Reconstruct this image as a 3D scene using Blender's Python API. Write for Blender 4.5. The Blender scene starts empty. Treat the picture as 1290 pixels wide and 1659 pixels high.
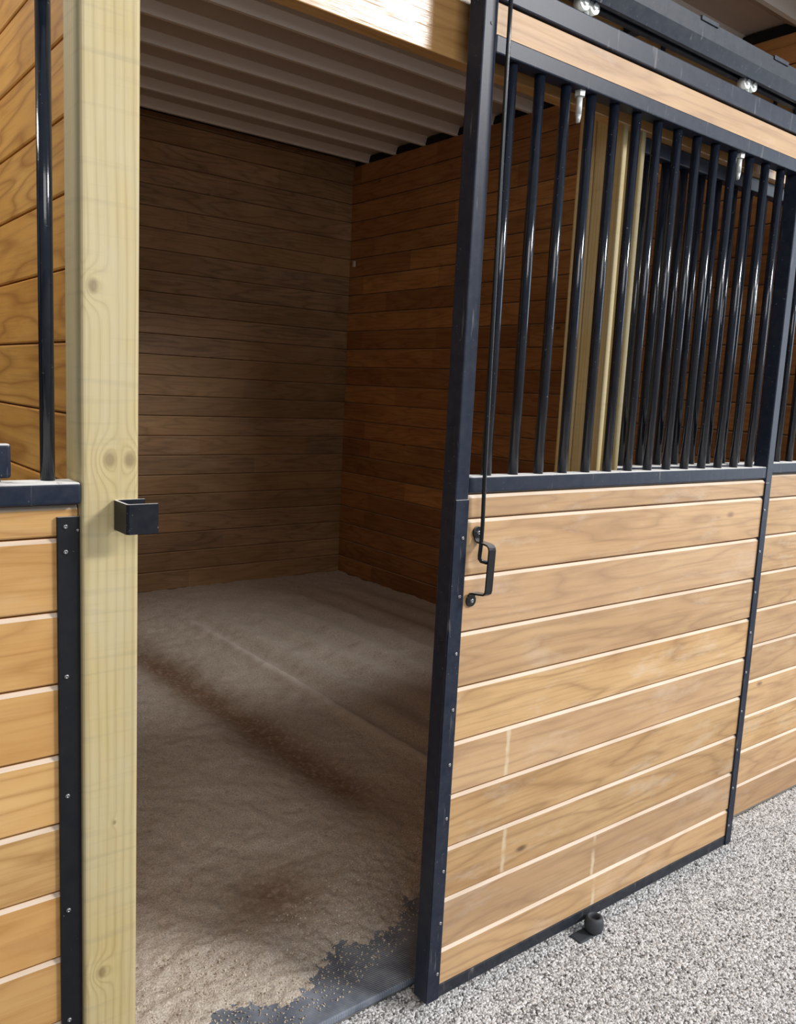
import bpy, bmesh, math, random
from mathutils import Vector, Matrix

random.seed(7)
S = bpy.context.scene
COL = S.collection

# ---------------------------------------------------------------- camera
cam_data = bpy.data.cameras.new('camera')
cam = bpy.data.objects.new('camera', cam_data)
COL.objects.link(cam)
YAW, PITCH, ROLL, FPX = math.radians(38.2275), math.radians(-8.2862), math.radians(-2.8503), 1357.69
f_ = Vector((math.sin(YAW) * math.cos(PITCH), math.cos(YAW) * math.cos(PITCH), math.sin(PITCH)))
r_ = Vector((math.cos(YAW), -math.sin(YAW), 0))
d_ = -r_.cross(f_)
cr, sr = math.cos(ROLL), math.sin(ROLL)
R_, D_ = cr * r_ + sr * d_, -sr * r_ + cr * d_
M = Matrix.Identity(4)
for i in range(3):
    M[i][0], M[i][1], M[i][2] = R_[i], -D_[i], -f_[i]
M[2][3] = 1.49
cam.matrix_world = M
cam_data.sensor_fit = 'HORIZONTAL'
cam_data.sensor_width = 36.0
cam_data.lens = 36.0 * FPX / 1290.0
cam_data.clip_start = 0.02
S.camera = cam

# ---------------------------------------------------------------- world, lamps, exposure
w = bpy.data.worlds.new('barn_ambient')
S.world = w
w.use_nodes = True
w.node_tree.nodes['Background'].inputs[0].default_value = (0.80, 0.88, 1.0, 1)
w.node_tree.nodes['Background'].inputs[1].default_value = 0.33

def area(name, loc, target, sx, sy, watt, col):
    l = bpy.data.lights.new(name, 'AREA')
    l.shape = 'RECTANGLE'; l.size = sx; l.size_y = sy; l.energy = watt; l.color = col
    o = bpy.data.objects.new(name, l); COL.objects.link(o)
    o.location = loc
    o.rotation_euler = (Vector(target) - Vector(loc)).to_track_quat('-Z', 'Y').to_euler()
    return o

area('arena_lamp', (5.55, -4.0, 5.25), (1.6, 1.3, 0.8), 2.0, 1.0, 585, (1.0, 0.985, 0.97))
area('aisle_fill', (-0.2, -2.3, 3.30), (1.2, 2.4, 0.6), 2.6, 1.6, 74, (1.0, 0.98, 0.96))  # unseen soft fill added to brighten the stall floor and walls
area('aisle_doorway_daylight', (7.5, -1.6, 2.1), (1.8, 0.8, 1.2), 2.4, 3.4, 130, (0.82, 0.91, 1.0))
area('left_stall_fill', (-0.9, 2.6, 3.0), (0.48, 2.0, 1.5), 1.0, 0.3, 25, (1.0, 0.96, 0.90))  # unseen lamp added to brighten the left face of the partition

S.view_settings.view_transform = 'Standard'
S.view_settings.look = 'None'
S.view_settings.exposure = -0.1
S.view_settings.gamma = 1.0
S.view_settings.use_curve_mapping = False


# ---------------------------------------------------------------- node helpers
def lin(c):
    return tuple((x / 255 / 12.92) if x / 255 <= 0.04045 else ((x / 255 + 0.055) / 1.055) ** 2.4 for x in c) + (1.0,)

class NT:
    def __init__(s, name):
        s.m = bpy.data.materials.new(name); s.m.use_nodes = True
        s.t = s.m.node_tree; s.b = s.t.nodes['Principled BSDF']
    def n(s, typ, **kw):
        x = s.t.nodes.new(typ)
        for k, v in kw.items(): setattr(x, k, v)
        return x
    def l(s, a, b): s.t.links.new(a, b)
    def put(s, sock, v):
        if isinstance(v, bpy.types.NodeSocket): s.l(v, sock)
        else: sock.default_value = v
    def math(s, op, a, b=None, c=None, clamp=False):
        x = s.n('ShaderNodeMath', operation=op); x.use_clamp = clamp
        s.put(x.inputs[0], a)
        if b is not None: s.put(x.inputs[1], b)
        if c is not None: s.put(x.inputs[2], c)
        return x.outputs[0]
    def vmath(s, op, a, b):
        x = s.n('ShaderNodeVectorMath', operation=op)
        s.put(x.inputs[0], a); s.put(x.inputs[1], b)
        return x.outputs[0]
    def noise(s, vec, scale, detail=3, rough=0.55, out=0):
        x = s.n('ShaderNodeTexNoise')
        s.l(vec, x.inputs['Vector']); x.inputs['Scale'].default_value = scale
        x.inputs['Detail'].default_value = detail; x.inputs['Roughness'].default_value = rough
        return x.outputs[out]
    def mix(s, f, a, b, blend='MIX'):
        x = s.n('ShaderNodeMix', data_type='RGBA', blend_type=blend)
        s.put(x.inputs[0], f); s.put(x.inputs[6], a); s.put(x.inputs[7], b)
        return x.outputs[2]
    def ramp(s, f, lo, hi, clamp=True):
        x = s.n('ShaderNodeMapRange'); x.clamp = clamp
        s.put(x.inputs[0], f); x.inputs[1].default_value = lo; x.inputs[2].default_value = hi
        return x.outputs[0]
    def obj(s): return s.n('ShaderNodeTexCoord').outputs['Object']
    def rnd(s): return s.n('ShaderNodeObjectInfo').outputs['Random']
    def sep(s, v):
        x = s.n('ShaderNodeSeparateXYZ'); s.l(v, x.inputs[0]); return x.outputs
    def comb(s, x, y, z):
        c = s.n('ShaderNodeCombineXYZ')
        for i, v in enumerate((x, y, z)): s.put(c.inputs[i], v)
        return c.outputs[0]
    def bump(s, h, strength, dist):
        x = s.n('ShaderNodeBump'); x.inputs['Strength'].default_value = strength
        x.inputs['Distance'].default_value = dist; s.l(h, x.inputs['Height'])
        s.l(x.outputs[0], s.b.inputs['Normal'])
    def fin(s, col=None, rough=None, **kw):
        if col is not None: s.put(s.b.inputs['Base Color'], col)
        if rough is not None: s.put(s.b.inputs['Roughness'], rough)
        for k, v in kw.items(): s.put(s.b.inputs[k], v)
        return s.m


def plank_material(name, dark, mid, light, rough, vary=0.35, ring_amt=0.5, seg=0.0, knots=0.6, smear=False, scuff=0.0, tint=None, relief=0.25):
    """Long-grained wood; grain runs along the local X of each board, every board differs."""
    t = NT(name)
    o = t.obj(); r = t.rnd()
    wn = t.n('ShaderNodeTexWhiteNoise', noise_dimensions='1D'); t.l(r, wn.inputs['W'])
    off = t.vmath('MULTIPLY', wn.outputs['Color'], (40.0, 9.0, 23.0))
    v = t.vmath('ADD', o, off)
    low = t.vmath('MULTIPLY', v, (0.8, 5.0, 6.5))
    fine = t.vmath('MULTIPLY', v, (4.0, 90.0, 130.0))
    blot = t.vmath('MULTIPLY', v, (1.8, 5.0, 5.5))
    ln = t.noise(low, 1.0, 2.5, 0.5)
    rings = t.math('PINGPONG', t.math('MULTIPLY', ln, 13.0), 0.5)
    rings = t.math('POWER', t.math('MULTIPLY', rings, 2.0), 1.6)
    fn = t.noise(fine, 1.0, 3, 0.6)
    bn = t.ramp(t.noise(blot, 1.0, 4, 0.6), 0.3, 0.7)
    c = t.mix(bn, mid, light)
    late = t.math('POWER', rings, 1.8)
    c = t.mix(t.math('MULTIPLY', late, ring_amt), c, dark)
    c = t.mix(t.math('MULTIPLY', t.ramp(fn, 0.48, 0.75), 0.38), c, dark)
    mot = t.noise(t.vmath('MULTIPLY', v, (2.6, 8.0, 9.0)), 1.0, 4, 0.65)
    c = t.mix(t.math('MULTIPLY', t.ramp(mot, 0.52, 0.78), 0.5), c, dark)
    if scuff > 0:
        sc = t.noise(t.vmath('MULTIPLY', v, (4.0, 11.0, 13.0)), 1.0, 5, 0.7)
        c = t.mix(t.math('MULTIPLY', t.ramp(sc, 0.54, 0.74), scuff), c, lin((222, 206, 186)))
    # knots
    kv = t.n('ShaderNodeTexVoronoi'); kv.inputs['Scale'].default_value = 1.0
    warp = t.vmath('ADD', t.vmath('MULTIPLY', v, (3.1, 0.0, 7.7)), (0, 0, 0))
    t.l(warp, kv.inputs['Vector'])
    ks = t.sep(kv.outputs['Color'])
    kon = t.math('GREATER_THAN', ks[0], knots)
    kd = t.math('ADD', kv.outputs['Distance'], t.math('MULTIPLY', t.math('SUBTRACT', fn, 0.5), 0.05))
    km = t.math('MULTIPLY', t.math('SUBTRACT', 1.0, t.ramp(kd, 0.03, 0.085)), kon)
    c = t.mix(t.math('MULTIPLY', km, 0.8), c, tuple(x * 0.35 for x in dark[:3]) + (1,))
    # board to board tone
    val = t.math('ADD', 1.0 - vary / 2, t.math('MULTIPLY', r, vary))
    if seg > 0:
        xs = t.sep(v)[0]
        q = t.math('DIVIDE', xs, 0.85)
        sw = t.n('ShaderNodeTexWhiteNoise', noise_dimensions='1D')
        t.l(t.math('ADD', t.math('FLOOR', q), t.math('MULTIPLY', r, 91.0)), sw.inputs['W'])
        val = t.math('MULTIPLY', val, t.math('ADD', 1.0 - seg / 2, t.math('MULTIPLY', sw.outputs['Value'], seg)))
        if tint:
            c = t.mix(t.math('MULTIPLY', t.sep(sw.outputs['Color'])[2], 0.5), c, tint)
    elif tint:
        c = t.mix(t.math('MULTIPLY', t.sep(wn.outputs['Color'])[1], 0.55), c, tint)
    hs = t.n('ShaderNodeHueSaturation'); t.l(c, hs.inputs['Color']); t.l(val, hs.inputs['Value'])
    c = hs.outputs[0]
    if smear:
        at = t.n('ShaderNodeAttribute', attribute_type='OBJECT', attribute_name='smear')
        x = t.sep(o)
        wob = t.math('MULTIPLY', t.math('SUBTRACT', t.noise(t.vmath('MULTIPLY', o, (30.0, 1.0, 30.0)), 1.0, 2), 0.5), 0.012)
        dd = t.math('ABSOLUTE', t.math('ADD', t.math('SUBTRACT', x[0], at.outputs['Fac']), wob))
        mk = t.math('SUBTRACT', 1.0, t.ramp(dd, 0.003, 0.009))
        on = t.math('LESS_THAN', at.outputs['Fac'], 5.0)
        on2 = t.ramp(t.noise(t.vmath('MULTIPLY', o, (8.0, 1.0, 14.0)), 1.0, 2), 0.35, 0.6)
        has = t.math('GREATER_THAN', t.math('ABSOLUTE', at.outputs['Fac']), 0.0001)
        mk = t.math('MULTIPLY', t.math('MULTIPLY', mk, has), t.math('MULTIPLY', on2, 0.7))
        c = t.mix(mk, c, lin((226, 208, 176)))
    t.bump(t.math('ADD', t.math('MULTIPLY', rings, 0.4), fn), relief, 0.0012)
    return t.fin(c, t.math('ADD', rough, t.math('MULTIPLY', fn, 0.2)))


M_DOORWOOD = plank_material('door_pine', lin((128, 90, 52)), lin((190, 148, 98)), lin((214, 176, 126)), 0.42, 0.2, 0.45,
                            smear=True, knots=0.52, tint=lin((178, 146, 120)), scuff=0.45)
M_LEFTWOOD = plank_material('amber_front_pine', lin((152, 102, 48)), lin((202, 156, 94)), lin((222, 182, 122)), 0.42, 0.16, 0.5,
                            knots=0.75, tint=lin((196, 140, 74)), scuff=0.15)
M_EDGE = plank_material('worn_board_edge', lin((204, 178, 150)), lin((222, 200, 176)), lin((232, 214, 194)), 0.6, 0.1)
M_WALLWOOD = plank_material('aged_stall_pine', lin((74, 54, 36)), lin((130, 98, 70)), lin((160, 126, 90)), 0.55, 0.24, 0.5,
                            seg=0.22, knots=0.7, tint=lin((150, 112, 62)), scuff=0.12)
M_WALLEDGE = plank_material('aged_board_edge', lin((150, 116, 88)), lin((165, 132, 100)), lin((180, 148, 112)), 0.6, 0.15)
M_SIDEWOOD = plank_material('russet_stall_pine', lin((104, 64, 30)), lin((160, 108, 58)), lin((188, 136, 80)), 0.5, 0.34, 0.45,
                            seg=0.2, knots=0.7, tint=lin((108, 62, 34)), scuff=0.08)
M_ORANGEWOOD = plank_material('amber_varnished_pine', lin((146, 90, 30)), lin((198, 140, 60)), lin((220, 166, 86)), 0.4, 0.12, 0.62, knots=0.75)
M_HEADER = plank_material('varnished_header_wood', lin((140, 96, 50)), lin((176, 132, 80)), lin((196, 152, 98)), 0.14, 0.05, 0.4, knots=0.8, relief=0.8)


def post_material(name, knots):
    """Treated pine post, vertical grain that flows round its knots (local X-Z of the front face)."""
    t = NT(name)
    o = t.obj(); x, y, z = t.sep(o)
    g = t.math('ADD', x, t.math('MULTIPLY', y, 1.7))
    g = t.math('ADD', g, t.math('MULTIPLY', t.math('SUBTRACT', t.noise(t.vmath('MULTIPLY', o, (6, 6, 0.9)), 1.0, 2), 0.5), 0.035))
    core = None
    for kx, kz, amp, rad in knots:
        dx = t.math('SUBTRACT', x, kx); dz = t.math('SUBTRACT', z, kz)
        d2 = t.math('ADD', t.math('POWER', t.math('DIVIDE', dx, rad * 1.9), 2.0), t.math('POWER', t.math('DIVIDE', dz, rad * 2.4), 2.0))
        e = t.math('EXPONENT', t.math('MULTIPLY', d2, -1.0))
        g = t.math('ADD', g, t.math('MULTIPLY', e, amp))
        dc = t.math('SQRT', t.math('ADD', t.math('POWER', t.math('DIVIDE', dx, rad), 2.0), t.math('POWER', t.math('DIVIDE', dz, rad * 1.35), 2.0)))
        k = t.math('SUBTRACT', 1.0, t.ramp(dc, 0.45, 1.0))
        core = k if core is None else t.math('MAXIMUM', core, k)
    ring = t.math('PINGPONG', t.math('MULTIPLY', g, 62.0), 0.5)
    ring = t.math('POWER', t.math('MULTIPLY', ring, 2.0), 2.6)
    fn = t.noise(t.vmath('MULTIPLY', o, (160, 160, 5)), 1.0, 3, 0.6)
    bl = t.ramp(t.noise(t.vmath('MULTIPLY', o, (9, 9, 3.2)), 1.0, 4, 0.6), 0.3, 0.72)
    saw = t.noise(t.vmath('MULTIPLY', o, (3, 3, 60)), 1.0, 2)
    c = t.mix(t.math('MULTIPLY', ring, 0.5), lin((198, 177, 122)), lin((160, 131, 72)))
    c = t.mix(t.math('MULTIPLY', t.ramp(fn, 0.45, 0.75), 0.35), c, lin((160, 140, 92)))
    c = t.mix(t.math('MULTIPLY', bl, 0.6), c, lin((196, 188, 160)))
    c = t.mix(t.math('MULTIPLY', t.ramp(saw, 0.55, 0.7), 0.22), c, lin((140, 132, 108)))
    if core is not None:
        c = t.mix(t.math('MULTIPLY', core, 0.6), c, lin((112, 92, 60)))
    t.bump(t.math('ADD', ring, fn), 0.25, 0.001)
    return t.fin(c, 0.6)


def steel_material(name, base, rough, dust_top=0.9, haze=0.10, streak=False, spec=0.5):
    t = NT(name)
    o = t.n('ShaderNodeNewGeometry')
    pos, nz = o.outputs['Position'], t.sep(o.outputs['True Normal'])[2]
    n1 = t.noise(pos, 38.0, 4, 0.65)
    n2 = t.noise(pos, 150.0, 2, 0.6)
    top = t.math('MULTIPLY', t.ramp(nz, 0.45, 0.85), t.math('MULTIPLY', t.ramp(n1, 0.22, 0.42), dust_top))
    specks = t.math('MULTIPLY', t.ramp(n2, 0.71, 0.75), 0.22)
    hz = t.math('MULTIPLY', t.ramp(n1, 0.3, 0.8), haze)
    d = t.math('MAXIMUM', specks, hz)
    if streak:
        st = t.noise(t.vmath('MULTIPLY', pos, (60, 60, 7)), 1.0, 3)
        d = t.math('MAXIMUM', d, t.math('MULTIPLY', t.ramp(st, 0.64, 0.80), 0.28))
    c = t.mix(d, base, lin((206, 202, 196)))
    c = t.mix(top, c, lin((246, 244, 240)))
    rr = t.math('ADD', rough, t.math('MULTIPLY', t.math('MAXIMUM', d, top), 0.6))
    t.bump(n2, 0.06, 0.001)
    t.b.inputs['Specular IOR Level'].default_value = spec
    return t.fin(c, rr)


M_STEEL = steel_material('black_powder_coat', (0.012, 0.018, 0.035, 1), 0.38, 1.0, 0.03, True, 0.22)
M_BAR = steel_material('gloss_black_bar', (0.006, 0.009, 0.017, 1), 0.14, 0.5, 0.012)
M_IRON = steel_material('black_handle_iron', (0.008, 0.009, 0.011, 1), 0.22, 0.2, 0.01)
M_KEEPER = steel_material('black_keeper_steel', (0.005, 0.007, 0.013, 1), 0.4, 1.0, 0.02, False, 0.25)
M_LOWSTEEL = steel_material('scuffed_black_steel', (0.014, 0.018, 0.028, 1), 0.45, 0.05, 0.05, True, 0.25)
M_TRACK = steel_material('dusty_track_steel', (0.015, 0.021, 0.034, 1), 0.46, 0.8, 0.05, True, 0.2)
M_ANGLE = steel_material('matt_black_angle', (0.006, 0.007, 0.010, 1), 0.46, 0.4, 0.010, False, 0.3)

def plain(name, col, rough, metal=0.0, scale=60.0, amt=0.2, bump=0.1):
    t = NT(name)
    o = t.obj()
    n = t.noise(o, scale, 3)
    c = t.mix(t.math('MULTIPLY', n, amt), col, tuple(x * 0.5 for x in col[:3]) + (1,))
    t.bump(n, bump, 0.001)
    return t.fin(c, rough, Metallic=metal)

M_ZINC = plain('galvanised_zinc', lin((214, 218, 214)), 0.42, 0.35)
M_SCREW = plain('worn_screw_head', lin((150, 150, 155)), 0.3, 0.9)
M_RUBBER = plain('grey_rubber', lin((62, 66, 72)), 0.6, 0.0, 80.0, 0.4)
M_FOAM = plain('dark_foam_closure', lin((20, 20, 24)), 0.9)
M_PALE = plain('pale_plastic', lin((205, 195, 180)), 0.5)
M_BLACKPLASTIC = plain('black_plastic', lin((16, 16, 18)), 0.5)

def mat_rubber():
    t = NT('ribbed_stall_mat')
    o = t.obj(); x, y, z = t.sep(o)
    wv = t.math('SINE', t.math('MULTIPLY', t.math('ADD', x, t.math('MULTIPLY', y, 0.45)), 900.0))
    n = t.noise(o, 14.0, 4)
    c = t.mix(t.ramp(n, 0.3, 0.7), lin((104, 111, 124)), lin((154, 162, 174)))
    c = t.mix(t.math('MULTIPLY', t.ramp(t.noise(o, 160.0, 2), 0.62, 0.72), 0.5), c, lin((170, 156, 132)))
    t.bump(wv, 0.4, 0.0015)
    return t.fin(c, 0.45)
M_MAT = mat_rubber()

def bedding_material():
    t = NT('crumbled_pellet_bedding')
    o = t.obj(); x, y, z = t.sep(o)
    n1 = t.noise(o, 240.0, 3, 0.7); n2 = t.noise(o, 60.0, 4, 0.6); n3 = t.noise(o, 3.0, 3)
    c = t.mix(t.ramp(n1, 0.35, 0.68), lin((168, 154, 138)), lin((236, 226, 212)))
    c = t.mix(t.math('MULTIPLY', t.ramp(n2, 0.58, 0.72), 0.5), c, lin((116, 98, 80)))
    # damp brown band running to the back of the stall and a damp round patch near the door
    wob = t.math('MULTIPLY', t.math('SUBTRACT', n3, 0.5), 0.12)
    axis = t.math('SUBTRACT', t.math('ADD', x, wob), t.math('SUBTRACT', 1.80, t.math('MULTIPLY', y, 0.05)))
    band = t.math('EXPONENT', t.math('MULTIPLY', t.math('POWER', t.math('DIVIDE', axis, 0.13), 2.0), -1.0))
    band = t.math('MULTIPLY', band, t.math('MULTIPLY', t.ramp(y, 1.95, 2.35), t.math('SUBTRACT', 1.0, t.ramp(y, 4.0, 5.2))))
    px = t.math('DIVIDE', t.math('SUBTRACT', t.math('ADD', x, wob), 1.13), 0.17)
    py = t.math('DIVIDE', t.math('SUBTRACT', y, 1.93), 0.15)
    pr = t.math('EXPONENT', t.math('MULTIPLY', t.math('ADD', t.math('POWER', px, 2.0), t.math('POWER', py, 2.0)), -1.0))
    damp = t.math('MULTIPLY', t.math('MAXIMUM', t.math('MULTIPLY', band, 0.9), t.math('MULTIPLY', pr, 0.8)), t.ramp(n2, 0.1, 0.5))
    c = t.mix(damp, c, lin((126, 94, 66)))
    crest_light = t.math('EXPONENT', t.math('MULTIPLY', t.math('POWER', t.math('DIVIDE', t.math('SUBTRACT', x, 2.05), 0.035), 2.0), -1.0))
    crest_light = t.math('MULTIPLY', crest_light, t.math('MULTIPLY', t.ramp(y, 2.0, 2.3), t.math('SUBTRACT', 1.0, t.ramp(y, 3.6, 4.6))))
    c = t.mix(t.math('MULTIPLY', crest_light, 0.55), c, lin((244, 236, 224)))  # light along the ridge top painted into the bedding colour
    t.bump(t.math('ADD', n1, n2), 0.6, 0.004)
    return t.fin(c, 0.9)
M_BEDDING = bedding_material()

def rand_grain(name, a, b, cc, rough=0.8):
    t = NT(name)
    r = t.rnd()
    x = t.n('ShaderNodeValToRGB'); t.l(r, x.inputs[0])
    e = x.color_ramp.elements
    e[0].color, e[1].color = a, cc
    m = e.new(0.45); m.color = b
    return t.fin(x.outputs[0], rough)
M_PEBBLE = rand_grain('pale_pea_gravel', lin((96, 94, 94)), lin((196, 194, 192)), lin((240, 240, 240)))
M_CHIP = rand_grain('bedding_crumb', lin((164, 148, 126)), lin((206, 192, 170)), lin((234, 226, 210)))
M_GROUND = plain('gravel_ground', lin((158, 155, 152)), 0.9, 0.0, 150.0, 0.8, 0.6)

def ceiling_material(name, ca, cb_):
    t = NT(name)
    o = t.obj()
    n = t.noise(t.vmath('MULTIPLY', o, (0.7, 14, 1)), 1.0, 4)
    c = t.mix(t.math('MULTIPLY', n, 0.5), ca, cb_)
    return t.fin(c, 0.45)
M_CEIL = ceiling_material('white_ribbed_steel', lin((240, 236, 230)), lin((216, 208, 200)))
M_PAN = ceiling_material('shaded_ribbed_steel', lin((200, 190, 180)), lin((168, 156, 146)))  # darker copy of the rib steel: shade painted onto pans and far flanks


# ---------------------------------------------------------------- mesh helpers
def link_mesh(name, bm, mats, parent=None, loc=(0, 0, 0), rot=(0, 0, 0), smooth=False):
    bmesh.ops.recalc_face_normals(bm, faces=bm.faces)
    me = bpy.data.meshes.new(name)
    bm.to_mesh(me); bm.free()
    for m in (mats if isinstance(mats, (list, tuple)) else [mats]): me.materials.append(m)
    if smooth:
        for p in me.polygons: p.use_smooth = True
    return link(name, me, parent, loc, rot)

def link(name, me, parent=None, loc=(0, 0, 0), rot=(0, 0, 0)):
    o = bpy.data.objects.new(name, me); COL.objects.link(o)
    o.location = loc; o.rotation_euler = rot
    if parent: o.parent = parent
    return o

def thing(name, label, cat, loc=(0, 0, 0), group=None):
    o = bpy.data.objects.new(name, None); COL.objects.link(o)
    o.empty_display_size = 0.1; o.location = loc
    return tag(o, label, cat, group)

def tag(o, label, cat, group=None, kind=None):
    o['label'] = label; o['category'] = cat
    if group: o['group'] = group
    if kind: o['kind'] = kind
    return o

def struct(name, me_or_none=None):
    o = bpy.data.objects.new(name, me_or_none); COL.objects.link(o)
    o['kind'] = 'structure'
    return o

def box(bm, x0, x1, y0, y1, z0, z1, bev=0.0, seg=2, mat=0):
    g = bmesh.ops.create_cube(bm, size=1.0)
    vs = g['verts']
    for v in vs:
        v.co.x = x0 if v.co.x < 0 else x1
        v.co.y = y0 if v.co.y < 0 else y1
        v.co.z = z0 if v.co.z < 0 else z1
    if bev > 0:
        es = list({e for v in vs for e in v.link_edges})
        bmesh.ops.bevel(bm, geom=es, offset=bev, segments=seg, profile=0.5, affect='EDGES')
    if mat:
        for f in bm.faces: f.material_index = mat
    return bm

def box_at(name, x0, x1, y0, y1, z0, z1, mat, parent=None, bev=0.003, seg=2):
    """box whose origin is its centre, in the coordinates of an unrotated parent at the world origin"""
    cx, cy, cz = (x0 + x1) / 2, (y0 + y1) / 2, (z0 + z1) / 2
    bm = bmesh.new(); box(bm, x0 - cx, x1 - cx, y0 - cy, y1 - cy, z0 - cz, z1 - cz, bev, seg)
    return link_mesh(name, bm, mat, parent, (cx, cy, cz))

def cyl(bm, p0, p1, r0, r1=None, n=20, caps=True):
    p0, p1 = Vector(p0), Vector(p1); r1 = r0 if r1 is None else r1
    ax = (p1 - p0).normalized()
    u = ax.orthogonal().normalized(); v = ax.cross(u)
    A = [bm.verts.new(p0 + r0 * (math.cos(a) * u + math.sin(a) * v)) for a in [2 * math.pi * i / n for i in range(n)]]
    B = [bm.verts.new(p1 + r1 * (math.cos(a) * u + math.sin(a) * v)) for a in [2 * math.pi * i / n for i in range(n)]]
    for i in range(n):
        f = bm.faces.new((A[i], A[(i + 1) % n], B[(i + 1) % n], B[i])); f.smooth = n > 8
    if caps:
        bm.faces.new(A[::-1]); bm.faces.new(B)
    return bm

def sweep(bm, pts, r, n=12):
    pts = [Vector(p) for p in pts]; rings = []
    up = Vector((0.13, 0.97, 0.2))
    for i, p in enumerate(pts):
        t = (pts[min(i + 1, len(pts) - 1)] - pts[max(i - 1, 0)]).normalized()
        u = (up - up.dot(t) * t).normalized(); v = t.cross(u)
        rings.append([bm.verts.new(p + r * (math.cos(a) * u + math.sin(a) * v)) for a in [2 * math.pi * k / n for k in range(n)]])
    for a, b in zip(rings, rings[1:]):
        for k in range(n):
            f = bm.faces.new((a[k], a[(k + 1) % n], b[(k + 1) % n], b[k])); f.smooth = True
    bm.faces.new(rings[0][::-1]); bm.faces.new(rings[-1])

def lathe(bm, prof, c=(0, 0, 0), n=28):
    rings = []
    for r, z in prof:
        rings.append([bm.verts.new((c[0] + r * math.cos(2 * math.pi * k / n), c[1] + r * math.sin(2 * math.pi * k / n), c[2] + z)) for k in range(n)])
    for a, b in zip(rings, rings[1:]):
        for k in range(n):
            f = bm.faces.new((a[k], a[(k + 1) % n], b[(k + 1) % n], b[k])); f.smooth = True
    return rings

def plank_mesh(name, length, h, t, mats, ct=0.0068, cb=0.0030, dt=0.006, both=False, gap=0.0036):
    """board along X, front face at y=0 looking to -Y, eased edges above a recessed joint; the top edge carries material 1"""
    top, bot = h / 2 - 0.0002, -h / 2 + 0.0002
    tg = top - gap
    prof = [(0.0, bot + cb), (0.0, tg - ct), (dt, tg), (0.015, tg), (0.015, top)]
    mi = [0, 1, 0, 0]
    if both:
        prof += [(t - 0.015, top), (t - 0.015, tg), (t - dt, tg), (t, tg - ct), (t, bot + cb), (t - dt * .6, bot), (dt * .6, bot)]
        mi += [0, 0, 0, 1, 0, 0, 0, 0]
    else:
        prof += [(t, top), (t, bot), (dt * .6, bot)]
        mi += [0, 0, 0, 0]
    bm = bmesh.new()
    A = [bm.verts.new((-length / 2, y, z)) for y, z in prof]
    B = [bm.verts.new((length / 2, y, z)) for y, z in prof]
    n = len(prof)
    for i in range(n):
        f = bm.faces.new((A[i], B[i], B[(i + 1) % n], A[(i + 1) % n])); f.material_index = mi[i]
    bm.faces.new(A[::-1]); bm.faces.new(B)
    bmesh.ops.recalc_face_normals(bm, faces=bm.faces)
    me = bpy.data.meshes.new(name); bm.to_mesh(me); bm.free()
    for m in mats: me.materials.append(m)
    return me

def screw_mesh(r=0.0048, h=0.003):
    bm = bmesh.new()
    prof = [(r, 0.0), (r * 0.92, h * 0.55), (r * 0.6, h * 0.95), (r * 0.32, h), (r * 0.28, h * 0.45), (0.0003, h * 0.45)]
    lathe(bm, prof, n=12)
    me = bpy.data.meshes.new('screw'); bm.to_mesh(me); bm.free()
    for v in me.vertices: v.co = (v.co.x, -v.co.z, v.co.y)        # axis towards -Y
    me.materials.append(M_SCREW)
    return me
SCREW = screw_mesh()

def bar_mesh(length, r=0.0121):
    bm = bmesh.new(); cyl(bm, (0, 0, -length / 2), (0, 0, length / 2), r, n=24)
    bmesh.ops.recalc_face_normals(bm, faces=bm.faces)
    me = bpy.data.meshes.new('bar'); bm.to_mesh(me); bm.free(); me.materials.append(M_BAR)
    return me

PITCH_B = 0.1322

# ---------------------------------------------------------------- setting: floor, walls, ceiling
bm = bmesh.new(); box(bm, -5, 9, -5, 6.5, -0.12, -0.004)
fl = link_mesh('floor', bm, M_GROUND); fl['kind'] = 'structure'

SEAM0, NB = 0.0520, 23                                  # bedding level seam of the inner walls
WP = 0.1326
back_len = 3.150
def leak_backing(name, x0, x1, y0, y1):  # unseen dark backing added so no light leaks between the planks
    bm = bmesh.new(); box(bm, x0, x1, y0, y1, -0.05, 3.26)
    o = link_mesh(name, bm, M_FOAM); o['kind'] = 'structure'
    return o
wall_back = leak_backing('wall_back', -2.7, 5.7, 5.422, 5.46)
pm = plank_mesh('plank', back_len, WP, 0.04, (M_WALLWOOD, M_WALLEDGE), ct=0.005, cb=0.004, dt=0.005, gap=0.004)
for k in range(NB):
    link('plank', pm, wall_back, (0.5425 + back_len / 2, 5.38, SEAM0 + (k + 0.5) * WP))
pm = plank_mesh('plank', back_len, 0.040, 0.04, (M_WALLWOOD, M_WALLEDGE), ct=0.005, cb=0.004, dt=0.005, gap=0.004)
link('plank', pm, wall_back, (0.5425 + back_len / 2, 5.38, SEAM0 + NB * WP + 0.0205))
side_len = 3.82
wall_right = leak_backing('wall_right', 3.703, 3.73, 1.56, 5.42)
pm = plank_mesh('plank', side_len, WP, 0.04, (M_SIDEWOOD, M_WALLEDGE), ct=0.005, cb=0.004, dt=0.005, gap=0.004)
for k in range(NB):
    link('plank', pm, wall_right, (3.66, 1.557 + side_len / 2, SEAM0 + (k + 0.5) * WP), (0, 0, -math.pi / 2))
wall_left = struct('wall_left')
pm = plank_mesh('plank', 3.82, WP, 0.042, (M_ORANGEWOOD, M_ORANGEWOOD), ct=0.003, cb=0.003, dt=0.003, both=True)
for k in range(24):
    link('plank', pm, wall_left, (0.482, 1.557 + 1.91, 0.0125 + (k + 0.5) * WP - 0.054), (0, 0, -math.pi / 2))

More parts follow.
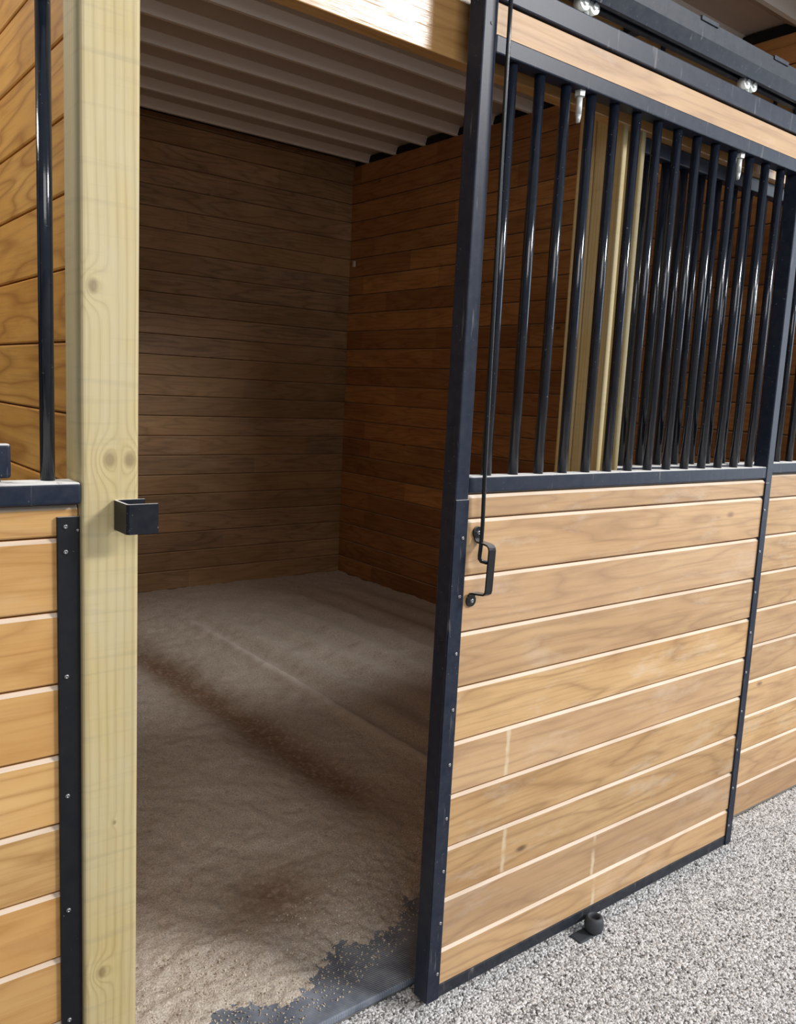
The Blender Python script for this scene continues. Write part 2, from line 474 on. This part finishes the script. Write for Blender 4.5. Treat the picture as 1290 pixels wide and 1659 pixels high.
# ribbed steel ceiling, ribs along X; every rib hangs down and the light on its near flank is painted as paler steel
def ceiling():
    P = 0.32
    zlo, zhi = 3.100, 3.154
    ys = []
    y = 5.19 - 12 * P
    while y < 5.42:
        # near flank, narrow low flat, long far flank, high pan
        ys += [(y - 0.010, zhi), (y + 0.012, zlo), (y + 0.034, zlo), (y + 0.120, zhi - 0.004), (y + 0.200, zhi)]
        y += P
    ys = [p for p in ys if p[0] > 1.50]
    ys = [p for p in ys if p[0] < 5.46] + [(5.47, zhi)]
    prof = ys + [(5.47, 3.20), (ys[0][0], 3.20)]
    bm = bmesh.new()
    A = [bm.verts.new((-2.6, y, z)) for y, z in prof]; B = [bm.verts.new((5.6, y, z)) for y, z in prof]
    for i in range(len(prof)):
        j = (i + 1) % len(prof)
        f = bm.faces.new((A[i], A[j], B[j], B[i]))
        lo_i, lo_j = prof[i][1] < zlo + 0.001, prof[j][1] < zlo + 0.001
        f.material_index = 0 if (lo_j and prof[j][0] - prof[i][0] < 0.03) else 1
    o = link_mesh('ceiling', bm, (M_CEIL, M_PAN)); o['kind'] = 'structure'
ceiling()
# dark foam closure strips packed between the wall tops and the ribs
o = box_at('trim_1', 3.668, 3.692, 1.56, 5.37, 3.104, 3.147, M_FOAM, bev=0.004); o['kind'] = 'structure'

# ---------------------------------------------------------------- posts
M_CLEAT = post_material('treated_pine_cleat', [(0.0, 1.2, 0.008, 0.008)])
def post(label, x0, x1, y0, y1, z1, knots):
    bm = bmesh.new(); box(bm, -(x1 - x0) / 2, (x1 - x0) / 2, -(y1 - y0) / 2, (y1 - y0) / 2, 0, z1, 0.007, 3)
    o = link_mesh('wooden_post', bm, post_material('treated_pine_post', knots), None, ((x0 + x1) / 2, (y0 + y1) / 2, 0))
    return tag(o, label, 'post')

post('yellowish treated pine post with knots at the left side of the stall opening', 0.4545, 0.5545, 1.455, 1.548, 3.10,
     [(-0.031, 1.637, 0.045, 0.012), (-0.0025, 1.3447, 0.05, 0.014), (0.033, 1.3443, -0.045, 0.014), (0.006, 0.667, 0.010, 0.0045), (-0.018, 0.37, 0.045, 0.011)])
jp = post('pine post with two thin cleats on it seen between the door bars', 1.8255, 1.9175, 1.550, 1.610, 3.10,
     [(0.02, 1.2, 0.012, 0.010), (-0.02, 1.9, 0.010, 0.008), (0.01, 0.6, 0.012, 0.01)])
post('pine post behind the far end of the right hand bars', 3.66, 3.752, 1.457, 1.548, 3.10, [(0.0, 1.5, 0.012, 0.010)])

for x0, x1 in ((1.825, 1.843), (1.900, 1.918)):
    bm = bmesh.new(); box(bm, -0.009, 0.009, -0.0455, 0.0455, 0.0, 3.10, 0.003, 2)
    link_mesh('cleat', bm, M_CLEAT, jp, ((x0 + x1) / 2 - 1.8715, 1.5025 - 1.580, 0))
# header plank over the opening
h = box_at('header_beam', 0.557, 4.3, 1.416, 1.454, 2.192, 2.478, M_HEADER, None, 0.002)
tag(h, 'varnished wooden header plank across the top of the stall opening', 'beam')
h.location.y += 0.0385          # hung on the faces between the posts, front at 1.4545
for v in h.data.vertices: pass

# ---------------------------------------------------------------- stall fronts
def front_panel(label, x0, x1, seam_top, nseam, bar_x, angle=None, wood=None, top_rail=True):
    wood = wood or M_DOORWOOD
    t = thing('stall_front_panel', label, 'stall panel', (0, 0, 0))
    L = x1 - x0
    pm = plank_mesh('plank', L, PITCH_B, 0.036, (wood, M_EDGE))
    n = nseam
    z = seam_top
    top = plank_mesh('plank', L, 1.2685 - seam_top, 0.036, (wood, M_EDGE))
    link('plank', top, t, ((x0 + x1) / 2, 1.475, (1.2685 + seam_top) / 2))
    for k in range(n):
        link('plank', pm, t, ((x0 + x1) / 2, 1.475, z - PITCH_B / 2)); z -= PITCH_B
    if z > 0.012:
        lo = plank_mesh('plank', L, z - 0.004, 0.036, (wood, M_EDGE))
        link('plank', lo, t, ((x0 + x1) / 2, 1.475, (z + 0.004) / 2))
    box_at('mid_rail', x0, x1, 1.452 if angle else 1.462, 1.515, 1.2692, 1.3065, M_STEEL, t, 0.005, 3)
    if top_rail:
        box_at('top_rail', x0, x1, 1.478, 1.516, 2.150, 2.1905, M_STEEL, t, 0.004)
    bmh = bar_mesh(2.150 - 1.3065)
    for x in bar_x:
        link('bar', bmh, t, (x, 1.498, (2.150 + 1.3065) / 2))
    return t

lp = front_panel('plank and bar stall front with black top rail left of the wooden post', -1.6, 0.4525, 1.211, 9,
                 [0.410 - 0.0873 * k for k in range(22)], angle=True, wood=M_LEFTWOOD)
ang = box_at('edge_strip', 0.4165, 0.4535, 1.4665, 1.4742, 0.002, 1.246, M_ANGLE, lp, 0.001)
for z in (1.2293, 1.1851, 0.9607, 0.7366, 0.5128, 0.2887, 0.0646):
    link('screw', SCREW, ang, (0.4295 - 0.435, 1.4665 - 1.47035, z - 0.624))
link('screw', SCREW, ang, (0.4500 - 0.435, 1.4665 - 1.47035, 1.222 - 0.624)).scale = (.6, .6, .6)

rp = front_panel('plank and bar stall front behind and right of the sliding door', 1.919, 3.659, 1.1838, 8,
                 [1.9815 + 0.0873 * k for k in range(20)])

# ---------------------------------------------------------------- sliding door
door = thing('sliding_stall_door', 'half open sliding stall door of pine planks in a black steel frame with bars', 'door', (0, 0, 0))
DX0, DX1, DY, DB = 1.2305, 2.5805, 1.360, 0.0255
IX0, IX1 = 1.2695, 2.5425
box_at('stile', DX0, IX0, DY, DY + 0.047, DB, 2.385, M_STEEL, door, 0.0035, 2)
box_at('stile', IX1, DX1, DY, DY + 0.047, DB, 2.385, M_STEEL, door, 0.0035, 2)
box_at('bottom_rail', IX0, IX1, DY + 0.002, DY + 0.045, DB + 0.001, 0.0575, M_LOWSTEEL, door, 0.001)
box_at('mid_rail', IX0, IX1, DY + 0.001, DY + 0.045, 1.2692, 1.3065, M_STEEL, door, 0.004, 3)
box_at('lower_top_rail', IX0, IX1, DY + 0.001, DY + 0.045, 2.1905, 2.2270, M_STEEL, door, 0.003)
box_at('top_rail', IX0, IX1, DY + 0.001, DY + 0.045, 2.2945, 2.3445, M_STEEL, door, 0.003)
hp = plank_mesh('header_plank', IX1 - IX0, 2.2945 - 2.2270, 0.034, (M_DOORWOOD, M_DOORWOOD), ct=0.002, cb=0.002, dt=0.002)
link('header_plank', hp, door, ((IX0 + IX1) / 2, DY + 0.007, (2.2945 + 2.2270) / 2))
SM = {5: 1.457, 7: 1.4678, 8: 1.8361, 9: 1.8507}
cx = (IX0 + IX1) / 2
zs = [1.2685, 1.2126] + [1.2126 - PITCH_B * k for k in range(1, 9)] + [0.0580]
pm = plank_mesh('plank', IX1 - IX0, PITCH_B, 0.036, (M_DOORWOOD, M_EDGE))
for i in range(len(zs) - 1):
    hh = zs[i] - zs[i + 1]
    me = pm if abs(hh - PITCH_B) < 1e-4 else plank_mesh('plank', IX1 - IX0, hh, 0.036, (M_DOORWOOD, M_EDGE))
    o = link('plank', me, door, (cx, DY + 0.003, (zs[i] + zs[i + 1]) / 2))
    o['smear'] = (SM[i] - cx) if i in SM else 0.0
bmh = bar_mesh(2.1905 - 1.3065)
for k in range(14):
    link('bar', bmh, door, (1.3395 + 0.0868 * k, DY + 0.022, (2.1905 + 1.3065) / 2))
# narrow cover strips with a screw for each plank
for sx, x0, x1 in ((1.2565, 1.2312, 1.2700), (2.5480, 2.5415, 2.5620)):
    st = box_at('edge_strip', x0, x1, DY - 0.0025, DY + 0.0005, DB + 0.002, 1.2560, M_STEEL, door, 0.0008)
    for k in range(9):
        link('screw', SCREW, st, (sx - (x0 + x1) / 2 + (0.004 if sx < 2 else 0) * k / 8, -0.0015, 1.1697 - 0.13405 * k - (DB + 0.002 + 1.256) / 2))
# drilled hole plug near the top of the left stile
bm = bmesh.new(); cyl(bm, (0, 0, 0), (0, -0.0012, 0), 0.0035, n=12)
link_mesh('hole_plug', bm, M_BLACKPLASTIC, door, (1.2521, DY, 2.2419))

# hangers: bolt through both top rails, nut below, trolley wheels above
for i, x in enumerate((1.5605, 2.2440)):
    hg = bpy.data.objects.new('hanger', None); COL.objects.link(hg); hg.parent = door; hg.location = (x, 1.382, 0)
    bm = bmesh.new()
    cyl(bm, (0, 0, 2.3445), (0, 0, 2.402), 0.0065, n=14)
    cyl(bm, (0, 0, 2.3446), (0, 0, 2.3475), 0.0145, n=20)
    link_mesh('bolt', bm, M_ZINC, hg)
    bm = bmesh.new()
    cyl(bm, (0, 0, 2.1775), (0, 0, 2.1900), 0.0125, 0.0135, n=6)
    link_mesh('nut', bm, M_ZINC, hg)
    bm = bmesh.new()
    cyl(bm, (0, 0, 2.1385), (0, 0, 2.1780), 0.0072, n=14)
    cyl(bm, (0, 0, 2.1210), (0, 0, 2.1390), 0.0045, 0.0072, n=14)
    link_mesh('bolt_end', bm, M_ZINC, hg)
    for s in (-1, 1):
        bm = bmesh.new()
        cyl(bm, (s * 0.0165, -0.011, 2.3725), (s * 0.0165, 0.011, 2.3725), 0.0165, n=24)
        cyl(bm, (s * 0.0165, -0.015, 2.3725), (s * 0.0165, 0.015, 2.3725), 0.007, n=12)
        link_mesh('wheel', bm, M_ZINC, hg)

# pull handle: flat bar bent out from two round ears
def ribbon(bm, pts, wid, thick):
    """flat strap along pts, width along wdir"""
    rings = []
    P = [Vector(p) for p, _ in pts]
    for i, (p, wd) in enumerate(pts):
        p = Vector(p); wd = Vector(wd).normalized()
        t = (P[min(i + 1, len(P) - 1)] - P[max(i - 1, 0)]).normalized()
        wd = (wd - wd.dot(t) * t).normalized(); nn = t.cross(wd)
        a, b = wd * wid / 2, nn * thick / 2
        rings.append([bm.verts.new(p + a + b), bm.verts.new(p - a + b), bm.verts.new(p - a - b), bm.verts.new(p + a - b)])
    for a, b in zip(rings, rings[1:]):
        for k in range(4): bm.faces.new((a[k], a[(k + 1) % 4], b[(k + 1) % 4], b[k]))
    bm.faces.new(rings[0][::-1]); bm.faces.new(rings[-1])

hd = bpy.data.objects.new('pull_handle', None); COL.objects.link(hd); hd.parent = door
hd.location = (1.300, 1.3615, 1.100)
def hp_(x, y, z): return (x - 1.300, y - 1.3615, z - 1.100)
X = (1, 0, 0)
path = [(hp_(1.3040, 1.3590, 1.1830), X), (hp_(1.3040, 1.3585, 1.1660), X), (hp_(1.3040, 1.3540, 1.1600), X), (hp_(1.3040, 1.3440, 1.1585), X),
        (hp_(1.3040, 1.3250, 1.1575), X), (hp_(1.3035, 1.3160, 1.1560), X), (hp_(1.3030, 1.3110, 1.1520), X), (hp_(1.3030, 1.3090, 1.1460), X),
        (hp_(1.3015, 1.3090, 1.1000), X), (hp_(1.3000, 1.3090, 1.0560), X), (hp_(1.3000, 1.3110, 1.0480), X), (hp_(1.2995, 1.3160, 1.0440), X),
        (hp_(1.2980, 1.3300, 1.0425), X), (hp_(1.2965, 1.3500, 1.0410), X), (hp_(1.2960, 1.3560, 1.0390), X), (hp_(1.2960, 1.3587, 1.0330), X), (hp_(1.2960, 1.3590, 1.0180), X)]
bm = bmesh.new(); ribbon(bm, path, 0.0215, 0.0042)
bmesh.ops.bevel(bm, geom=[e for e in bm.edges if e.is_manifold], offset=0.0007, segments=1, affect='EDGES')
link_mesh('grip', bm, M_IRON, hd)
for x, z in ((1.3040, 1.1790), (1.2960, 1.0215)):
    bm = bmesh.new(); cyl(bm, (0, 0, 0), (0, -0.0040, 0), 0.0145, 0.0138, n=28)
    er = link_mesh('mounting_ear', bm, M_IRON, hd, hp_(x, 1.3615, z))
    link('screw', SCREW, er, (0, -0.0040, 0)).scale = (1.25, 1.25, 1.25)
# latch rod that runs up the stile and hooks in behind the grip
bm = bmesh.new()
rod = [(1.2790, 1.338, 2.46), (1.2815, 1.338, 2.20), (1.2850, 1.338, 1.90), (1.2895, 1.338, 1.55), (1.2935, 1.338, 1.30), (1.2975, 1.339, 1.20),
       (1.2965, 1.339, 1.150), (1.2945, 1.339, 1.130), (1.2950, 1.339, 1.123), (1.2985, 1.337, 1.1175), (1.3070, 1.331, 1.1150), (1.3150, 1.322, 1.1145)]
sweep(bm, rod, 0.0047, 12)
link_mesh('latch_rod', bm, M_IRON, door)

# ---------------------------------------------------------------- track above the door
track = thing('door_track', 'dusty black steel track the sliding door hangs from', 'track', (0, 0, 0))
def extrude_x(bm, prof, x0, x1):
    A = [bm.verts.new((x0, y, z)) for y, z in prof]; B = [bm.verts.new((x1, y, z)) for y, z in prof]
    n = len(prof)
    for i in range(n): bm.faces.new((A[i], A[(i + 1) % n], B[(i + 1) % n], B[i]))
    bm.faces.new(A[::-1]); bm.faces.new(B)
t_ = 0.003
bm = bmesh.new()   # open-bottomed box rail the wheels run in
extrude_x(bm, [(1.374, 2.380), (1.374, 2.383), (1.362, 2.383), (1.362, 2.424), (1.402, 2.424), (1.402, 2.383), (1.390, 2.383), (1.390, 2.380), (1.405, 2.380), (1.405, 2.427), (1.359, 2.427), (1.359, 2.380)], 0.62, 4.2)
link_mesh('channel', bm, M_TRACK, track)
bm = bmesh.new()   # folded cover: upright face, top return, kicked-in lower lip
extrude_x(bm, [(1.344, 2.4075), (1.344, 2.446), (1.420, 2.446), (1.420, 2.4485), (1.3415, 2.4485), (1.3415, 2.4070), (1.3555, 2.3760), (1.3578, 2.3772)], 0.60, 4.22)
link_mesh('cover', bm, M_TRACK, track)
for k in range(12):
    x = 0.95 + 0.3533 * k - 0.03
    bm = bmesh.new()
    box(bm, -0.038, 0.038, 1.3395, 1.4535, 2.4486, 2.4530, 0.0012)
    box(bm, -0.038, 0.038, 1.3380, 1.3413, 2.4420, 2.4530, 0.001)
    link_mesh('clip', bm, M_TRACK, track, (x, 0, 0))
for x in (0.95, 1.802, 2.65, 3.4):
    box_at('bracket', x - 0.018, x + 0.018, 1.4055, 1.4535, 2.395, 2.426, M_STEEL, track, 0.001)
for x in (1.376, 1.946, 2.516, 3.086):
    box_at('strap', x - 0.005, x + 0.005, 1.4455, 1.4540, 2.30, 2.446, M_STEEL, track, 0.0008)

# ---------------------------------------------------------------- small fittings
# U shaped keeper on the post
kx0, kx1, ky0, ky1 = 0.5085, 0.5640, 1.3890, 1.4552
bm = bmesh.new()
extr = [(kx1, ky1), (kx0 + .004, ky1), (kx0, ky1 - .004), (kx0, ky0 + .004), (kx0 + .004, ky0), (kx1, ky0), (kx1, ky0 + .0045), (kx0 + .0075, ky0 + .0045), (kx0 + .0045, ky0 + .0075), (kx0 + .0045, ky1 - .0075), (kx0 + .0075, ky1 - .0045), (kx1, ky1 - .0045)]
A = [bm.verts.new((x, y, 1.2218)) for x, y in extr]; B = [bm.verts.new((x, y, 1.2742)) for x, y in extr]
n = len(extr)
for i in range(n): bm.faces.new((A[i], A[(i + 1) % n], B[(i + 1) % n], B[i]))
bm.faces.new(A[::-1]); bm.faces.new(B)
o = link_mesh('door_keeper', bm, M_KEEPER)
tag(o, 'black steel U shaped keeper bracket on the front of the knotty post', 'bracket')

# bent black stop bracket at the left edge of the frame, standing on the rail
sb = thing('stop_bracket', 'black steel block shaped bracket above the rail at far left', 'bracket', (0, 0, 0))
box_at('plate', 0.236, 0.3335, 1.418, 1.432, 1.3205, 1.3755, M_STEEL, sb, 0.005, 3)
box_at('foot', 0.262, 0.3165, 1.420, 1.470, 1.3070, 1.3215, M_STEEL, sb, 0.002)

# floor mounted stay roller in front of the door
sr_ = thing('stay_roller', 'dark grey floor roller holding the bottom edge of the sliding door', 'roller', (1.812, 1.3305, 0))
bm = bmesh.new(); box(bm, -0.060, 0.024, -0.014, 0.026, 0.000, 0.0085, 0.003)
link_mesh('base_plate', bm, M_RUBBER, sr_)
bm = bmesh.new()
R = lathe(bm, [(0.015, 0.0095), (0.0235, 0.0115), (0.0268, 0.0210), (0.0270, 0.0320), (0.0255, 0.0430), (0.0215, 0.0525), (0.0180, 0.0545), (0.0150, 0.0525), (0.0140, 0.0430), (0.0140, 0.0300), (0.0030, 0.0300)])
link_mesh('roller_wheel', bm, M_RUBBER, sr_, (0.012, 0.0, 0), smooth=True)
bm = bmesh.new(); cyl(bm, (0.012, 0, 0.008), (0.012, 0, 0.041), 0.0065, n=12)
cyl(bm, (0.012, 0, 0.0305), (0.012, 0, 0.037), 0.0098, n=6)
link_mesh('bolt', bm, M_SCREW, sr_)

# wall clip and feeder inside
o = box_at('wall_clip', 3.6485, 3.6595, 5.302, 5.328, 2.378, 2.420, M_PALE, None, 0.002)
tag(o, 'small pale clip on the right stall wall close to the back corner', 'clip')

# rubber mat at the threshold
bm = bmesh.new(); box(bm, -0.634, 0.634, -0.30, 0.30, 0.0, 0.020, 0.003)
o = link_mesh('rubber_mat', bm, M_MAT, None, (1.1905, 1.7585, 0.0))
tag(o, 'ribbed black rubber mat at the stall threshold edged with spilled bedding', 'mat')

# ---------------------------------------------------------------- bedding
rng = random.Random(3)
def vnoise(x, y, seed=0):
    def h(i, j):
        q = math.sin(i * 127.1 + j * 311.7 + seed * 74.7) * 43758.5453
        return q - math.floor(q)
    xi, yi = math.floor(x), math.floor(y); fx, fy = x - xi, y - yi
    fx, fy = fx * fx * (3 - 2 * fx), fy * fy * (3 - 2 * fy)
    a = h(xi, yi) * (1 - fx) + h(xi + 1, yi) * fx
    b = h(xi, yi + 1) * (1 - fx) + h(xi + 1, yi + 1) * fx
    return a * (1 - fy) + b * fy
EDGE = [(0.55, 1.60), (0.66, 1.60), (0.74, 1.595), (0.89, 1.58), (1.09, 1.595), (1.20, 1.63), (1.285, 1.655), (1.39, 1.69), (1.54, 1.735), (1.83, 1.79), (1.95, 1.50), (3.66, 1.50)]
def edge_y(x):
    for (a, b), (c, d) in zip(EDGE, EDGE[1:]):
        if a <= x <= c: return b + (d - b) * (x - a) / (c - a)
    return EDGE[-1][1]
def g(d, s): return math.exp(-(d / s) ** 2)
def bed_z(x, y):
    yy = max(y, 1.5)
    z = 0.055
    fade = min(1, max(0, (yy - 1.95) / .4)) * min(1, max(0, (5.1 - yy) / .8))
    z += -0.030 * g(x - (1.80 - 0.05 * yy), 0.12) * fade               # trough
    z += 0.022 * g(x - 2.05, 0.045) * fade - 0.010 * g(x - 2.14, 0.05) * fade                # raked ridge
    z += 0.009 * g(x - 1.93, 0.03) * fade * vnoise(yy * 2, 3)
    z += 0.018 * math.sin((x + 0.03 * math.sin(yy * 1.3)) * 2 * math.pi / 0.24) * fade * min(1, max(0, (x - 1.9) / .2)) * (0.5 + 0.5 * vnoise(x * 2, yy * .8, 5))
    z += -0.018 * g(math.hypot((x - 1.13) / 1.0, (yy - 1.93) / .9), 0.16)
    z += 0.008 * (vnoise(x * 9, yy * 9, 1) - .5) + 0.007 * (vnoise(x * 27, yy * 27, 2) - .5) + 0.004 * (vnoise(x * 70, yy * 70, 4) - .5)
    e = edge_y(x) + 0.09 * (vnoise(x * 7, 1.0, 7) - .5) + 0.05 * (vnoise(x * 24, y * 12, 8) - .5) + 0.06 * (vnoise(x * 75, y * 75, 9) - .5)
    if x < 1.93:
        k = (y - e) / 0.22
        if k < 0: return 0.0188
        k = min(1, k)
        z = 0.0205 + (z - 0.0205) * (k ** 0.8)
    return z
def bedding():
    xs = []; x = 0.525
    while x < 3.659: xs.append(x); x += 0.008 if x < 1.9 else (0.0125 if x < 2.2 else 0.02)
    xs.append(3.659)
    ys = []; y = 1.552
    while y < 5.379: ys.append(y); y += 0.007 if y < 1.95 else 0.011 if y < 2.3 else (0.016 if y < 3.2 else 0.025)
    ys.append(5.379)
    verts = [(x, y, bed_z(x, y)) for y in ys for x in xs]
    nx = len(xs)
    faces = [(j * nx + i, j * nx + i + 1, (j + 1) * nx + i + 1, (j + 1) * nx + i) for j in range(len(ys) - 1) for i in range(nx - 1)]
    faces = [f for f in faces if max(verts[q][2] for q in f) > 0.0203 and not (min(verts[q][1] for q in f) < 1.612 and 1.80 < verts[f[0]][0] < 1.935)]
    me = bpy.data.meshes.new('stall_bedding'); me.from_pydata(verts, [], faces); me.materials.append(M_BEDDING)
    for p in me.polygons: p.use_smooth = True
    o = link('stall_bedding', me)
    return tag(o, 'brown crumbly pellet bedding spread over the stall floor, raked in ridges', 'bedding', kind='stuff')
bed = bedding()

# ---------------------------------------------------------------- loose grains (geometry nodes)
def scatter(o, density, r, mat, seed, smin, smax, flat=0.75, subdiv=1):
    ng = bpy.data.node_groups.new('grain_scatter', 'GeometryNodeTree')
    ng.interface.new_socket('Geometry', in_out='INPUT', socket_type='NodeSocketGeometry')
    ng.interface.new_socket('Geometry', in_out='OUTPUT', socket_type='NodeSocketGeometry')
    N = ng.nodes; L = ng.links
    gi, go = N.new('NodeGroupInput'), N.new('NodeGroupOutput')
    d = N.new('GeometryNodeDistributePointsOnFaces'); d.inputs['Density'].default_value = density; d.inputs['Seed'].default_value = seed
    ico = N.new('GeometryNodeMeshIcoSphere'); ico.inputs['Radius'].default_value = r; ico.inputs['Subdivisions'].default_value = subdiv
    sm = N.new('GeometryNodeSetMaterial'); sm.inputs['Material'].default_value = mat
    ss = N.new('GeometryNodeSetShadeSmooth'); ss.inputs['Shade Smooth'].default_value = subdiv > 1
    rv = N.new('FunctionNodeRandomValue'); rv.data_type = 'FLOAT_VECTOR'
    rv.inputs[0].default_value = (smin, smin, smin * flat); rv.inputs[1].default_value = (smax, smax, smax * flat)
    rr = N.new('FunctionNodeRandomValue'); rr.data_type = 'FLOAT_VECTOR'
    rr.inputs[0].default_value = (-0.7, -0.7, 0); rr.inputs[1].default_value = (0.7, 0.7, 6.283)
    ip = N.new('GeometryNodeInstanceOnPoints')
    L.new(gi.outputs[0], d.inputs['Mesh'])
    L.new(ico.outputs['Mesh'], ss.inputs['Geometry']); L.new(ss.outputs[0], sm.inputs['Geometry'])
    L.new(d.outputs['Points'], ip.inputs['Points']); L.new(sm.outputs[0], ip.inputs['Instance'])
    L.new(rr.outputs[0], ip.inputs['Rotation']); L.new(rv.outputs[0], ip.inputs['Scale'])
    L.new(ip.outputs[0], go.inputs[0])
    md = o.modifiers.new('grains', 'NODES'); md.node_group = ng

def poly_mesh(name, polys, z):
    verts, faces = [], []
    for p in polys:
        faces.append(tuple(range(len(verts), len(verts) + len(p)))); verts += [(x, y, zz) if False else (x, y, z) for x, y in p for zz in (z,)]
    me = bpy.data.meshes.new(name); me.from_pydata(verts, [], faces)
    return me
gr = link('aisle_gravel', poly_mesh('aisle_gravel', [[(0.75, 1.05), (1.5, 0.55), (4.6, 0.55), (4.6, 1.470), (1.93, 1.470), (1.93, 1.452), (0.75, 1.452)]], 0.0))
tag(gr, 'pale grey pea gravel covering the aisle floor outside the stall', 'gravel', kind='stuff')
scatter(gr, 64000, 0.0043, M_PEBBLE, 4, 0.6, 1.35, 0.85, 2)

cr_verts = []
cr_faces = []
def crumb_band():
    verts, faces = [], []
    step = 0.024
    for i in range(52):
        x = 0.56 + i * step
        rows = [-0.10, -0.03, 0.03, 0.09, 0.16, 0.24]
        for d0, d1 in zip(rows, rows[1:]):
            n = len(verts)
            for xx, d in ((x, d0), (x + step, d0), (x + step, d1), (x, d1)):
                yy = edge_y(xx) + d
                verts.append((xx, yy, max(0.0212, bed_z(xx, yy) + 0.0006)))
            faces.append((n, n + 1, n + 2, n + 3))
    me = bpy.data.meshes.new('bedding_crumbs'); me.from_pydata(verts, [], faces)
    return me
cb = link('bedding_crumbs', crumb_band())
tag(cb, 'scattered pale bedding crumbs along the edge of the rubber mat', 'bedding', kind='stuff')
scatter(cb, 7000, 0.0023, M_CHIP, 9, 0.3, 1.6, 0.7, 1)
